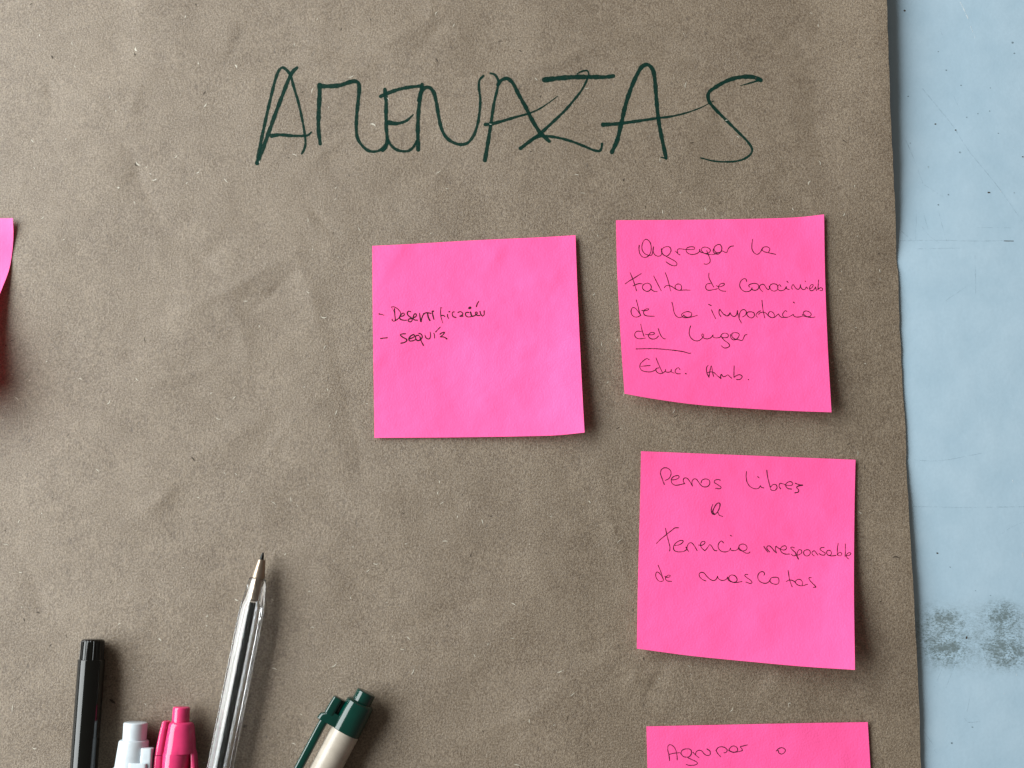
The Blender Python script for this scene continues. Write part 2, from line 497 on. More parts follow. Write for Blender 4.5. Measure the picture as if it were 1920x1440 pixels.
# ------------------------------------------------------------------ scratches and specks on the table
SC = (1600, 0, 3.0)
scr = [
 (M_SCR_D, 'w5:4 390,500 480,610 560,710 650,850 740,960 820,1060 950,1245|w4:3 295,790 345,905 390,1030|w4:2 480,1190 500,1270 525,1355|w3 395,1200 420,1290|w5:3 270,1300 310,1335 345,1365|w3 355,1180 350,1350|w3 385,1275 430,1330 480,1365|w3:2 400,1040 510,1110'),
 (M_SCR_D, 'w5:4 250,1354 480,1352 700,1356 850,1354|w4 684,1440 686,1540 688,1650|w4:3 520,1690 580,1650 630,1615|w4 350,1400 600,1396|w3 690,1280 900,1282'),
 (M_SCR_D, 'w4 340,2588 480,2592 720,2550|w5:4 330,2848 480,2852 620,2855 960,2850|w4:3 835,3002 880,2970 960,2935|w4:2 590,3680 555,3780 520,3870|w3:2 500,3760 455,3865|w4:3 625,4040 640,4060 720,4058|w3:2 640,4000 655,3920|w5:3 400,4120 440,4180 465,4235|w3 490,160 505,220|w3:2 560,530 600,620'),
]
for m, t_ in scr:
    o = write('scratch', BV_T, SC, t_, 1.5, m, table, step=5, lift=3e-5); o['kind'] = 'stuff'
write('scratch', BV_T, SC, 'w4:5 600,12 625,60 645,105|w4:3 660,150 672,182|w2 680,195 684,215|w3 950,3110 951,3135|w3:2 895,2700 899,2715|w3 915,3790 920,3800|w3 828,1075 831,1080|w3 903,832 904,836|w3 848,3900 849,3903', 1.5, M_SCR_L, table, step=3, lift=3e-5, label='short pale scratches')['kind'] = 'stuff'
o = write('dirt_speck', BV_T, SC, 'w9 288,60|w8 461,698|w7 575,732|w7:6 758,1083 767,1083|w7 470,3111 474,3112|w8 637,3583 636,3590|w4:3 848,1355 900,1356|w5:3 950,882 960,883', 2, M_FIB_D, table, step=1.2, lift=4e-5)
o['kind'] = 'stuff'
M_SPECK = ink('pale_dirt', (0.12, 0.16, 0.18), .25, .7, 900)
o = write('dirt_speck', BV_T, SC, 'w11 600,857|w7 535,1095|w7 478,1152|w6 308,542|w5 320,805|w5 700,640|w10 895,240|w8 905,300|w6 478,290|w7 522,395|w6 605,480|w6 637,660|w5 766,625|w7 669,4090|w8 553,4180|w5 544,3190|w5 686,3323|w5 771,3350|w5 815,750|w5 905,1085|w5 770,495|w5 380,3855', 2, M_SPECK, table, step=1.2, lift=4e-5, label='faint grey specks')
o['kind'] = 'stuff'

# ------------------------------------------------------------------ sticky notes
def poly(pts):
    pts = np.array(pts, float)
    s = np.concatenate([[0], np.cumsum(np.linalg.norm(np.diff(pts, axis=0), axis=1))]); s /= s[-1]
    sm = catmull(pts, 3); ss = np.concatenate([[0], np.cumsum(np.linalg.norm(np.diff(sm, axis=0), axis=1))]); ss /= ss[-1]
    return lambda t: np.stack([np.interp(t, ss, sm[:, 0]), np.interp(t, ss, sm[:, 1])], -1)

def note(top, bottom, left, right, lift, label, N=56):
    """top, bottom run left to right; left, right run downward"""
    T, B, L, R = poly(top), poly(bottom), poly(left), poly(right)
    u = np.linspace(0, 1, N)
    tl, tr, bl, br = T(np.array(0.)), T(np.array(1.)), B(np.array(0.)), B(np.array(1.))
    U, Vv = np.meshgrid(u, u, indexing='ij')
    Q = ((1 - Vv)[..., None] * T(U) + Vv[..., None] * B(U) + (1 - U)[..., None] * L(Vv) + U[..., None] * R(Vv)
         - ((1 - U) * (1 - Vv))[..., None] * tl - (U * (1 - Vv))[..., None] * tr - ((1 - U) * Vv)[..., None] * bl - (U * Vv)[..., None] * br)
    lf = lift(U, Vv) * 1e-3 + .00026
    DX = (Q[..., 0] - 960) / F; DY = -(Q[..., 1] - 720) / F
    RD3 = np.stack([DX, DY * CT + ST, DY * ST - CT], -1)
    z = np.full_like(U, .0012)
    for it in range(4):
        vs = CAM + RD3 * ((z - CAM[2]) / RD3[..., 2])[..., None]
        z = kz(vs[..., 0], vs[..., 1]) + lf
    vs = CAM + RD3 * ((z - CAM[2]) / RD3[..., 2])[..., None]
    v = vs.reshape(-1, 3)
    f = []
    for i in range(N - 1):
        for j in range(N - 1):
            q = i * N + j
            f.append((q, q + 1, q + N + 1, q + N))
    org = v.mean(0)
    o = mkobj('sticky_note', v, f, M_NOTE, None, org, thick=.0001, split=40)
    o.data.materials.append(M_NOTE_BACK); o.modifiers['thickness'].material_offset = 1
    # faces run downward in the picture: make sure they look up
    if o.data.polygons[0].normal.z < 0:
        o.data.flip_normals()
    tag(o, label, 'sticky note', 'pink sticky notes stuck to the brown paper')
    return o, BVHTree.FromPolygons([tuple(q) for q in v], f)

n1, b1 = note([(698, 461), (760, 458), (900, 450), (1010, 445), (1079, 441)], [(702, 821), (850, 820), (980, 818), (1045, 816), (1096, 811)],
              [(698, 461), (699, 600), (701, 740), (702, 821)], [(1079, 441), (1082, 530), (1087, 640), (1092, 740), (1096, 811)],
              lambda u, v: 3.8 * u ** 3.6 * (.3 + .8 * v) + 1.1 * v ** 3 + .18 * np.sin(u * 7 + v * 3) * v + .25 * u * v,
              'pink sticky note listing Desertificación and sequía, nearest the middle of the brown paper')
n2, b2 = note([(1155, 413), (1300, 412), (1440, 409.5), (1500, 407), (1545, 402)], [(1171, 738), (1215, 746), (1300, 758), (1420, 767), (1500, 771), (1559, 773)],
              [(1155, 413), (1157, 500), (1163, 620), (1171, 738)], [(1545, 402), (1547, 520), (1552, 650), (1559, 773)],
              lambda u, v: 4.6 * v ** 2.2 * (1 - .45 * u) + 1.2 * u ** 8 * (1 - v) ** 2 + 2.4 * u ** 3 * v ** 1.6 + .2 * v,
              'pink sticky note beginning Agregar la Falta, curled up at its lower left corner')
n3, b3 = note([(1202, 846), (1330, 851), (1480, 857), (1604, 862)], [(1194, 1216), (1290, 1229), (1420, 1242), (1510, 1250), (1603, 1256)],
              [(1202, 846), (1200, 950), (1196, 1100), (1194, 1216)], [(1604, 862), (1602, 960), (1601, 1100), (1603, 1256)],
              lambda u, v: 3.0 * v ** 2.6 + 6.0 * u ** 2 * v ** 2.2 + .7 * u ** 6,
              'pink sticky note reading Perros Libres a Tenencia irresponsable de mascotas, its bottom edge lifting')
n4, b4 = note([(1212, 1362), (1350, 1359), (1500, 1356), (1627, 1354)], [(1222, 1742), (1360, 1744), (1500, 1746), (1648, 1748)],
              [(1212, 1362), (1214, 1440), (1217, 1600), (1222, 1742)], [(1627, 1354), (1632, 1440), (1640, 1600), (1648, 1748)],
              lambda u, v: .25 + 2.5 * v ** 2.4 + .5 * u ** 4,
              'pink sticky note reading Agrupar o, cut off by the bottom of the picture')
n5, b5 = note([(-372, 414), (-250, 412), (-100, 410), (24, 409)], [(-372, 800), (-260, 795), (-150, 775), (-62, 738)],
              [(-372, 414), (-374, 540), (-374, 680), (-372, 800)], [(24, 409), (25, 440), (23, 470), (17, 505), (2, 545), (-25, 610), (-62, 738)],
              lambda u, v: 1.9 * u ** 10 * np.clip(1 - v * 5, 0, 1) ** 1.5 + 25 * np.clip(v - .22, 0, 1) ** 1.35 * u ** 3.5 + .3 * v,
              'pink sticky note without visible writing, at the left edge of the picture, curling up strongly')

RD = (700, 560, 8.7273); RA = (1180, 430, 6.4); RF = (1160, 500, 9.1429); RC = (1360, 500, 9.6); RL = (1170, 600, 7.68)
RP = (1220, 860, 6.4); RX = (1220, 970, 9.6); RR = (1400, 1000, 9.1429); RM = (1290, 1050, 7.3846); RG = (1240, 1380, 7.68)
PW = 1.75
def word(nt, bv, ref, txt, w=PW, mat=M_PENINK, label=None):
    write('handwritten_word', bv, ref, txt, w, mat, nt, step=1.3, label=label)

word(n1, b1, RD, 'w26:9 95,250 130,258 178,272|w18 115,652 170,645 228,640', 2, M_PENINK2, 'two list dashes')
word(n1, b1, RD, '345,165 350,250 360,350|w14:18 295,135 340,135 400,170 440,220 445,260 420,310 375,350 330,368 305,352 310,335|w8 295,137 320,180 345,230|440,290 490,280 510,255 490,235 455,255 430,300 440,335 480,350 545,352|610,215 580,205 555,230 565,270 600,300 635,330 625,370 595,380 570,360 580,335 620,325 650,320|650,310 690,295 705,265 685,245 660,270 650,310 665,345 720,352|755,240 765,310 778,380 790,330 815,265 840,240|820,245 870,230 940,240|w22:24 885,240 900,310 925,358|965,225 975,280 990,335|w34 966,208 978,206|w18:12 1105,145 1100,200 1105,290 1120,350 1135,400|w8 1105,145 1130,150|1105,280 1140,272 1170,292|1215,260 1215,295 1230,320|w26 1237,215 1248,213|1320,215 1295,225 1290,260 1310,295 1350,308|1385,225 1420,212 1450,225 1465,250 1440,275 1410,290 1465,285|w20 1560,225 1520,225 1505,255 1525,290 1560,300 1590,295|w26 1590,220 1600,260 1612,290|w44 1572,155 1585,148|1625,290 1670,270 1700,235 1680,215 1665,240 1700,275 1740,275|1745,210 1755,250 1785,285 1810,265 1812,200|1725,45 1700,85 1685,130', 2.4, M_PENINK2, 'the word Desertificación')
word(n1, b1, RD, '525,575 480,575 440,590 480,630 545,670 540,695 490,722 450,728|580,660 640,640 675,610 660,590 610,610 580,660 590,690 640,690 690,670|740,600 700,605 690,650 720,685 770,670 800,620 780,580 745,568|w20 760,620 780,690 820,765|w18 845,600 860,640 910,660 935,620 930,550|w18 990,565 1000,600 1003,645|w16:22 1095,465 1060,500 1020,545|w20 1090,580 1130,555 1165,550 1140,590 1095,625 1140,625 1170,635 1205,660', 2.5, M_PENINK2, 'the word sequía')
word(n2, b2, RA, '118,190 115,240 125,290 150,325 185,338 220,325 250,290 262,230 250,160 225,130 200,118 175,135 155,175 150,220 160,260 190,295 235,312 265,312 280,270 288,210|288,210 285,270 305,305 340,322 375,315 392,280|w15:10 385,235 390,280 415,310 450,320 485,290 500,250 485,215 450,208 410,220 390,245|440,325 500,355 550,385 572,415 560,435 520,435 475,415 440,390|555,262 580,290 608,308|580,280 575,250 590,235 640,237 680,243|680,243 740,243 780,238 778,215 730,210 690,225 680,250 700,285 750,302 810,290 840,265 842,240|842,240 850,270 880,282 930,290 965,270 970,245 940,220 890,215 862,240 880,275 920,295 960,302 1020,298 1050,290|928,255 945,300 968,360 965,395 930,418 895,415|1010,235 1005,265 1030,290 1065,298 1100,265 1108,215 1085,182 1045,190 1020,215 1020,255 1050,280 1085,275 1115,260 1165,280 1185,235 1215,205 1250,200', label='the word Agregar')
word(n2, b2, RA, '1478,120 1470,180 1472,240 1500,285 1535,300 1570,275 1590,240 1610,215 1660,212 1685,235 1670,275|1590,245 1610,265 1670,282 1755,300', label='the word la of the first line')
word(n2, b2, RF, '195,105 240,210 280,330 305,415|110,295 180,245 240,210 310,165 385,120|245,330 300,305 350,290 400,295|480,285 430,305 405,350 425,395 480,422 535,405 560,350 535,300 490,282|420,385 450,412 500,425 555,392 600,420 660,427|600,160 660,280 728,412|800,105 840,220 870,330 890,415|785,360 800,335 850,322 900,335 960,375 1010,400 1060,400 1080,360 1060,310 1010,298 970,325 970,365 1000,398 1060,405 1130,400 1225,403', label='the word Falta')
word(n2, b2, RF, '1570,290 1510,300 1490,350 1510,395 1560,405 1640,390 1690,380|1545,110 1545,180 1580,260 1628,350|1675,328 1720,345 1770,335 1812,305 1800,285 1740,300 1710,345 1720,385 1770,415 1835,422', label='the word de of the second line')
word(n2, b2, RC, '385,270 370,225 340,215 290,245 260,300 262,360 295,415 350,448 420,445 465,415 478,380|478,380 480,410 520,425 570,415 600,375 590,325 540,302 470,308 425,330 420,350 440,370|670,450 630,410 612,360 640,325 685,318 715,350 745,395 775,415 795,390|795,390 788,345 800,385 830,425 880,440 930,420 945,370 925,325 870,308 815,325 795,370|1000,355 975,325 945,345 945,400 980,432 1040,425 1075,400 1095,360|1095,360 1100,395 1150,412|w20 1107,262 1114,270|1120,275 1130,288|1205,405 1190,375 1220,320 1240,350 1280,400 1320,405 1345,365 1350,325|1350,325 1360,375 1400,415 1440,400 1455,365 1485,400|w14 1432,258 1445,268|1520,400 1565,370 1580,325 1545,325 1515,380 1530,430 1580,425 1620,375|1620,365 1640,430|1678,240 1672,320 1665,415|1665,410 1710,380 1750,395 1740,430 1700,425', label='the word conocimiento')
word(n2, b2, RF, '300,570 325,660 355,780 375,830|375,830 330,765 280,710 240,700 215,740 215,800 250,850 310,865 380,835|395,750 440,755 495,745 515,725 495,718 445,740 425,785 440,825 490,845 610,850', label='the word de of the third line')
word(n2, b2, RF, '912,610 930,680 945,770 980,840 1030,872 1080,865 1115,835|1115,825 1130,850 1190,865 1240,845 1250,800 1200,772 1120,785 1075,825 1100,865 1180,875 1260,860 1345,835', label='the word la of the third line')
o1, s1 = (1160 - 1360) * 9.6, 9.6 / 9.1429
def conv(txt): return '|'.join(' '.join('%.1f,%.1f' % (float(k.split(',')[0]) * s1 + o1, float(k.split(',')[1]) * s1) for k in part.split()) for part in txt.split('|'))
word(n2, b2, RC, conv('1590,740 1620,810 1660,890|1540,645 1585,668|1750,855 1720,800 1730,730 1760,770 1810,825 1860,845 1895,825 1912,790') + '|-8,860 8,885 40,880 70,850 85,825 95,855 130,890 170,895 200,865 215,790|215,790 225,860 250,940 290,1015|255,910 255,850 285,790 335,772 375,810 360,870 310,905|460,812 400,820 385,855 420,905 480,922 520,885 515,835 470,812|575,910 550,880 575,830 630,795|658,605 668,700 685,820 710,922|600,860 610,840 670,820 720,830 770,880 840,920 880,900 870,840 810,805 775,840 775,880 820,915 880,915 920,880 955,850|955,850 980,890 1020,915 1060,915|1105,810 1085,790 1050,820 1030,865 1050,905 1110,912 1170,890 1220,860|1220,860 1240,895 1300,908 1390,890|w20 1225,638 1233,645|1233,645 1245,655|1385,860 1410,890 1460,900 1520,895 1545,860 1510,815 1440,798 1400,830 1420,870 1480,905 1560,915 1612,905', label='the word importancia')
word(n2, b2, RL, '240,60 260,150 288,235|245,165 190,162 155,195 160,240 200,268 260,268 305,260|305,205 350,212 410,212 440,195 420,178 370,190 350,225 370,260 420,275 465,262 495,230|490,120 510,180 540,240 575,270 595,272', label='the word del')
word(n2, b2, RL, '958,85 940,150 940,210 970,265 1020,298 1075,298 1120,265 1145,225 1135,198 1118,215 1130,245 1165,268 1210,270 1255,250 1280,215|1280,215 1282,245 1330,258 1385,245 1395,225|1395,225 1420,195 1460,190 1498,210 1495,245 1440,255 1390,240|1400,240 1440,290 1500,335 1520,370 1495,395 1440,402 1400,370|1530,210 1535,250 1570,285 1620,275 1650,240 1655,200 1610,182 1555,195 1555,240 1600,275 1650,285|1650,285 1700,295 1725,245 1745,215 1768,210', label='the word lugar')
word(n2, b2, RL, 'w14:16 172,417 300,413 450,413 600,425 750,440 860,458 940,480 960,476', label='pen line under del lugar')
word(n2, b2, RL, '360,570 330,555 280,585 235,635 228,685 255,725 320,745 390,745 440,725 465,705|245,668 300,662 375,655|460,545 490,620 530,710 555,760|500,690 460,700 465,740 500,768 550,768 590,740|597,712 600,745 640,752 675,740 680,715|680,715 680,745 720,765|805,715 785,688 755,700 735,735 755,770 810,775|w18 885,770 895,775', label='the abbreviation Educ.')
word(n2, b2, RL, '1210,655 1190,680 1192,760 1222,825|1222,825 1235,740 1255,660 1265,690 1275,760 1290,812|1200,760 1240,748 1290,755 1340,800 1395,845|1395,845 1390,810 1400,780 1425,815 1460,810 1495,790 1520,815 1550,838|1585,660 1582,750 1582,825|1582,825 1620,800 1665,788 1700,810 1690,840 1650,860 1620,855|w16 1788,858 1792,858', label='the abbreviation Amb.')
word(n3, b3, RP, '115,180 140,250 163,310|115,185 125,135 160,110 205,115 240,150 240,200 215,240 175,260|255,255 300,250 340,225 335,205 290,208 250,240 250,285 290,318 350,312 400,300|410,302 390,270 400,235 430,232 460,260 490,310 500,328|500,328 495,280 515,245 545,245 570,275 600,315 625,335 680,335 708,300 700,258 655,243 615,260 605,290|835,258 810,250 770,260 765,285 800,310 845,345 830,360 778,355', label='the word Perros')
word(n3, b3, RP, '1148,155 1145,220 1160,290 1200,340 1260,362 1300,350 1315,325|1315,325 1330,345 1355,350|w12:8 1285,217 1303,232|1392,138 1405,230 1435,345|1435,345 1470,310 1505,315 1515,350 1490,380 1450,378 1435,360|1558,362 1540,330 1550,298 1580,300 1620,315|1620,318 1690,320 1705,300 1680,275 1640,285 1618,315 1640,355 1690,365|w14 1735,295 1780,312 1825,318 1780,325 1750,345 1775,375 1770,400 1730,410', label='the word Libres')
word(n3, b3, RP, 'w12:14 745,548 728,600 735,655 765,670 800,640 828,580 828,535 800,535 760,590 745,640 765,665|805,645 825,680 862,692', label='the single letter a')
word(n3, b3, RX, '265,195 290,310 325,450 345,540 340,605|105,470 170,400 270,320 370,240 440,190 500,188|430,505 500,498 565,460 585,425 550,415 480,440 420,500 408,560 435,605 510,622 600,610 645,580|w22:14 635,540 655,575 680,615|650,560 660,510 700,460 740,462 790,520 835,600|860,497 910,505 960,480 978,445 950,430 910,450 895,500 925,560 975,600|975,600 1020,550 1065,490 1090,510 1130,575 1160,600 1190,600|1310,460 1275,425 1230,460 1212,520 1235,580 1290,618 1360,620 1410,600 1437,555|1437,555 1445,590 1500,600 1560,580 1585,540|w22:6 1437,325 1470,345|1580,560 1600,590 1660,605 1710,590 1735,550 1710,500 1650,480 1595,505 1590,550 1640,600 1720,645 1770,640 1785,622', label='the word Tenencia')
word(n3, b3, RR, 'w20:14 295,225 330,280 362,322|390,318 345,260 355,220 390,215 430,250 475,305 510,335|510,335 492,270 500,220 530,245 575,270|575,275 650,285 683,255 665,215 610,225 575,275 600,325 660,355 735,355|820,250 780,235 752,245 790,290 840,340 840,375 800,385 765,360|w20 840,340 860,390 885,440|870,375 870,320 900,280 935,290 940,335 890,370|1030,280 985,300 975,345 1010,385 1060,380 1090,340 1075,290 1030,280|1155,388 1118,350 1125,315 1160,300 1190,335 1220,372|1325,243 1290,240 1255,270 1290,305 1345,340 1335,370 1280,370 1238,345|1430,290 1385,295 1368,330 1395,375 1440,370 1450,320 1420,290|1395,375 1450,388 1530,378|1567,175 1555,260 1552,370|1552,370 1590,325 1630,345 1610,385 1560,375|1690,180 1692,280 1685,400|1700,385 1760,375 1788,345 1760,330 1715,360 1715,410 1745,437', label='the word irresponsable')
word(n3, b3, RX, '132,860 170,950 205,1050 230,1120|230,1120 190,1050 150,1000 110,985 90,1020 100,1090 145,1145 190,1155 230,1140|255,1065 290,1080 340,1070 350,1045 320,1040 275,1070 265,1110 300,1145 375,1152', label='the word de')
word(n3, b3, RM, '248,290 200,270 160,230 155,190 185,170 220,180 260,225 310,270 355,285 390,265 408,225|408,225 415,250 450,278 500,280 535,260 548,235|548,240 560,280 610,305 665,300 680,270 650,220 595,208 565,240 580,285 640,312 745,298|828,203 800,198 785,215 815,245 870,285 885,310 865,325 800,305|1052,210 1060,185 1030,160 990,175 965,220 975,275 1020,312 1080,322 1120,300 1135,275 1150,250 1200,238 1250,250 1258,300 1245,330 1200,335 1150,315 1132,285|1385,145 1395,210 1410,290 1442,372|1360,298 1400,278 1450,285 1490,315|1480,300 1520,268 1560,275 1585,310 1580,350|1480,305 1510,340 1570,358 1655,335|1705,245 1675,245 1675,265 1720,320 1770,375 1735,378', label='the word mascotas')
word(n4, b4, RG, 'w14:12 120,355 108,270 92,200 100,135 130,125 175,150 210,210 225,280 228,345|120,262 180,248 262,240|280,245 300,205 360,185 420,195 435,240 410,290 370,305 310,290 280,250|380,312 450,345 510,375 520,395 490,415 400,422 360,410|455,235 490,270 540,312|492,270 500,230 540,205 580,215 620,260 660,280 700,270 700,220 655,185|785,205 810,250 855,300|785,210 820,165 870,155 920,170 948,205 930,235 900,242|970,205 1000,160 1045,142 1090,170 1095,210 1050,235 1000,225 970,205|970,208 1030,232 1110,225 1165,210|1165,210 1160,185 1135,155 1170,145 1235,128', label='the word Agrupar')
word(n4, b4, RG, '1655,215 1690,180 1740,168 1785,200 1770,240 1725,260 1690,240 1680,205', label='the word o')

# ------------------------------------------------------------------ pens
class Pen:
    """local frame: t along the pen away from its visible end, s to the right of it, h up; in photo pixels at the pen's height"""
    def __init__(s, name, a, b, r, label, cat='pen', raise_=0.0):
        s.k = np.linalg.norm(P(a[0] + 1, a[1], .004) - P(a[0], a[1], .004))
        pa = P(*a, .004); s.z0 = float(kz(pa[0], pa[1])) + .00008 + raise_
        s.hz = s.z0 + r * s.k
        s.o = P(*a, s.hz)
        q = P(*b, s.hz) - s.o; s.T = q / np.linalg.norm(q)
        s.S = np.cross(s.T, [0, 0, 1]) * -1
        if s.S[0] < 0: s.S = -s.S
        s.H = np.array([0, 0, 1.])
        s.root = empty(name, (s.o[0], s.o[1], s.z0))
        s.org = np.array([s.o[0], s.o[1], s.z0])
        tag(s.root, label, cat, 'pens lying along the lower left of the paper')
    def pt(s, t, sd, h): return s.o + (s.T * t + s.S * sd + s.H * h) * s.k
    def loft(s, name, secs, mat, n=40, shape=None, cap=True, split=38, parent=None, inner=None, label=None):
        V, Fc = [], []
        def rings(secs, flip, shape=shape):
            base = len(V)
            for sec in secs:
                t, cs, ch, a, b, e = sec[:6]
                for i in range(n):
                    ph = 2 * math.pi * i / n
                    if shape: x, y = shape(ph, t); x *= a; y *= b
                    else:
                        c, q = math.cos(ph), math.sin(ph)
                        x = math.copysign(abs(c) ** (2 / e), c) * a; y = math.copysign(abs(q) ** (2 / e), q) * b
                    V.append(s.pt(t, cs + x, ch + y))
            for k in range(len(secs) - 1):
                for i in range(n):
                    j = (i + 1) % n
                    f = (base + k * n + i, base + k * n + j, base + (k + 1) * n + j, base + (k + 1) * n + i)
                    Fc.append(f[::-1] if flip else f)
            if cap:
                for kk, fl in ((0, True), (len(secs) - 1, False)):
                    V.append(s.pt(secs[kk][0], secs[kk][1], secs[kk][2])); c = len(V) - 1
                    for i in range(n):
                        j = (i + 1) % n
                        f = (base + kk * n + i, base + kk * n + j, c)
                        if fl != flip: f = f[::-1]
                        Fc.append(f)
        rings(secs, False)
        if inner: rings(inner, True, None)
        # orientation: outer faces must look outward
        v = np.array(V); f0 = Fc[n // 4]
        nrm = np.cross(v[f0[1]] - v[f0[0]], v[f0[2]] - v[f0[0]])
        cen = s.pt(secs[0][0], secs[0][1], secs[0][2])
        if np.dot(nrm, v[f0[0]] - cen) < 0: Fc = [f[::-1] for f in Fc]
        o = mkobj(name, V, Fc, mat, parent or s.root, s.org, split=split)
        if label: o['label'] = label
        return o

def cyl(t0, t1, r0, r1=None, cs=0, ch=0, e=2, bev=2.0, b2=None):
    r1 = r0 if r1 is None else r1
    b2 = bev if b2 is None else b2
    out = []
    for k in (0, .3, .65, 1):
        q = 1 - math.sqrt(max(0, 1 - (1 - k) ** 2)); out.append((t0 + k * bev, cs, ch, r0 - q * bev, r0 - q * bev, e))
    for k in (1, .65, .3, 0):
        q = 1 - math.sqrt(max(0, 1 - (1 - k) ** 2)); out.append((t1 - k * b2, cs, ch, r1 - q * b2, r1 - q * b2, e))
    return out

# black felt pen, ribbed plug at its end
p = Pen('felt_pen', (174.5, 1198), (157, 1440), 24.5, 'plain black felt pen with a ribbed end plug, leftmost of the pens')
rib = lambda ph, t: ((1 - .045 * (1 if math.sin(ph * 22) > .1 else 0)) * math.cos(ph), (1 - .045 * (1 if math.sin(ph * 22) > .1 else 0)) * math.sin(ph)) if t > 3 else (math.cos(ph) * .97, math.sin(ph) * .97)
p.loft('end_plug', [(0, 0, 0, 15, 15, 2), (.8, 0, 0, 18.5, 18.5, 2), (3.2, 0, 0, 20.6, 20.6, 2), (5, 0, 0, 21.4, 21.4, 2), (38, 0, 0, 21.8, 21.8, 2), (40, 0, 0, 18, 18, 2)], M_BLACK, n=132, shape=rib)
p.loft('barrel', cyl(37, 560, 24.3, 24.9, bev=1.4), M_BLACK, n=64)
p.loft('cap', cyl(561, 800, 27, 23, bev=2, b2=5), M_BLACK, n=48)

# white push-button pen
p = Pen('ballpoint_pen', (254.5, 1354), (248, 1444), 30, 'white plastic push-button ballpoint pen with a side clip, beside the pink pen')
p.loft('push_button', cyl(0, 70, 21.8, 21.2, cs=0, bev=3), M_WHITE, n=48)
p.loft('barrel', [(31.5, -.5, 0, 22, 22, 2), (32.3, -.5, 0, 25.2, 25.2, 2), (34.5, -.8, 0, 27, 27, 2), (60, -1.5, 0, 29, 29, 2), (90, -2, 0, 31.2, 31.2, 2), (140, -2, 0, 32, 32, 2), (560, -2, 0, 30, 30, 2), (640, -2, 0, 14, 14, 2)], M_WHITE, n=56)
p.loft('clip', [(43, 30, 15, 8, 7, 5), (44, 30, 15, 10.5, 9, 5), (66, 30.2, 16, 10.5, 9, 5), (120, 31, 19, 11, 7, 5), (250, 32, 20, 10, 5, 5), (330, 31, 16, 9, 5, 4)], M_WHITE, n=32)
p.loft('clip_root', [(69.5, 17, 22, 16, 8, 6), (70.5, 17, 22, 17, 9, 6), (79, 17, 22, 17, 9, 6), (80, 17, 22, 16, 8, 6)], M_WHITE, n=32)
p.loft('collar', [(81, -2, 0, 30.8, 30.8, 2), (81.6, -2, 0, 32.6, 32.6, 2), (89, -2, 0, 32.8, 32.8, 2), (90, -2, 0, 31, 31, 2)], M_WHITE, n=48)

# pink push-button pen
p = Pen('ballpoint_pen', (340.5, 1325), (332, 1440), 27, 'glossy pink push-button ballpoint pen between the white pen and the clear one')
p.loft('push_button', cyl(0, 50, 15.6, 16.4, bev=3), M_PINK, n=48)
p.loft('barrel', [(27, .5, 0, 17, 17, 2.2), (28, .8, 0, 21, 21, 2.2), (31, 1.2, 0, 23.4, 23.4, 2.2), (40, 2, 0, 25, 25, 2.2), (60, 2.2, 0, 27.6, 27, 2.2), (82, 2.4, 0, 30, 29, 2.2),
    (83.5, -2, 0, 26.4, 28.5, 2.2), (120, -3.5, 0, 24, 29, 2.2), (200, -4, 0, 24, 29, 2.2), (560, -3, 0, 24, 25, 2), (640, -3, 0, 12, 12, 2)], M_PINK, n=56)
p.loft('side_wing', [(60, 24, 0, 4, 9, 3), (78, 27, 0, 5, 12, 3), (84, 29.4, 0, 5, 13, 3), (120, 34.0, 0, 6.2, 14, 3), (180, 36, 0, 7, 14, 3), (260, 34, 0, 5, 10, 3)], M_PINK, n=28)
p.loft('clip', [(25, -24, 9, 3.5, 8, 3), (26, -24, 9, 6, 10, 3), (45, -27, 9, 7.0, 11, 3), (85.5, -31.0, 9, 8.4, 12, 3)], M_PINK, n=32)
p.loft('clip_arm', [(86.5, -31, 9, 7.6, 11, 3), (87.3, -31.2, 9, 8.6, 12, 3), (120, -32, 9, 9.2, 12, 3), (300, -32, 9, 9, 10, 3), (330, -30, 9, 7, 7, 3)], M_PINK, n=32)

# clear hexagonal ballpoint
p = Pen('clear_ballpoint_pen', (493.2, 1036), (412, 1440), 24.5, 'clear hexagonal ballpoint pen with black refill, its point uncapped')
def hexa(ph, t):
    w = min(max((t - 58) / 42, 0), 1); w = w * w * (3 - 2 * w)
    r = .90 / math.cos(((ph + math.radians(37)) % (math.pi / 3)) - math.pi / 6); r = min(.45 + .55 * r, 1.0)
    r = r * w + (1 - w)
    return math.cos(ph) * r, math.sin(ph) * r
def circ(ph, t): return math.cos(ph), math.sin(ph)
outer = [(48.0, 0, 0, 12.6, 12.6, 2), (48.4, 0, 0, 14.6, 14.6, 2), (49.6, 0, 0, 15.8, 15.8, 2), (60, 0, 0, 17, 17, 2), (75, 0, 0, 19.2, 19.2, 2), (90, 0, 0, 21.6, 21.6, 2), (100, 0, 0, 23.2, 23.2, 2), (115, 0, 0, 24.1, 24.1, 2), (150, 0, 0, 24.5, 24.5, 2), (300, 0, 0, 24.6, 24.6, 2), (740, 0, 0, 24.6, 24.6, 2), (742, 0, 0, 22, 22, 2)]
inner = [(52, 0, 0, 8.6, 8.6, 2), (92, 0, 0, 8.8, 8.8, 2), (100, 0, 0, 13.2, 13.2, 2), (150, 0, 0, 14.6, 14.6, 2), (738, 0, 0, 14.6, 14.6, 2)]
def hexin(ph, t): return hexa(ph, t)
V = []
p.loft('barrel', outer, M_CLEAR, n=96, shape=hexa, split=50, inner=inner, label='clear hexagonal barrel')
p.loft('metal_cone', [(13.2, 0, 0, 6.2, 6.2, 2), (13.9, 0, 0, 7.2, 7.2, 2), (47.0, 0, 0, 12.8, 12.8, 2), (48.6, 0, 0, 12.0, 12.0, 2), (50, 0, 0, 8.2, 8.2, 2), (88, 0, 0, 8.0, 8.0, 2), (91, 0, 0, 5.0, 5.0, 2)], M_BRASS, n=48)
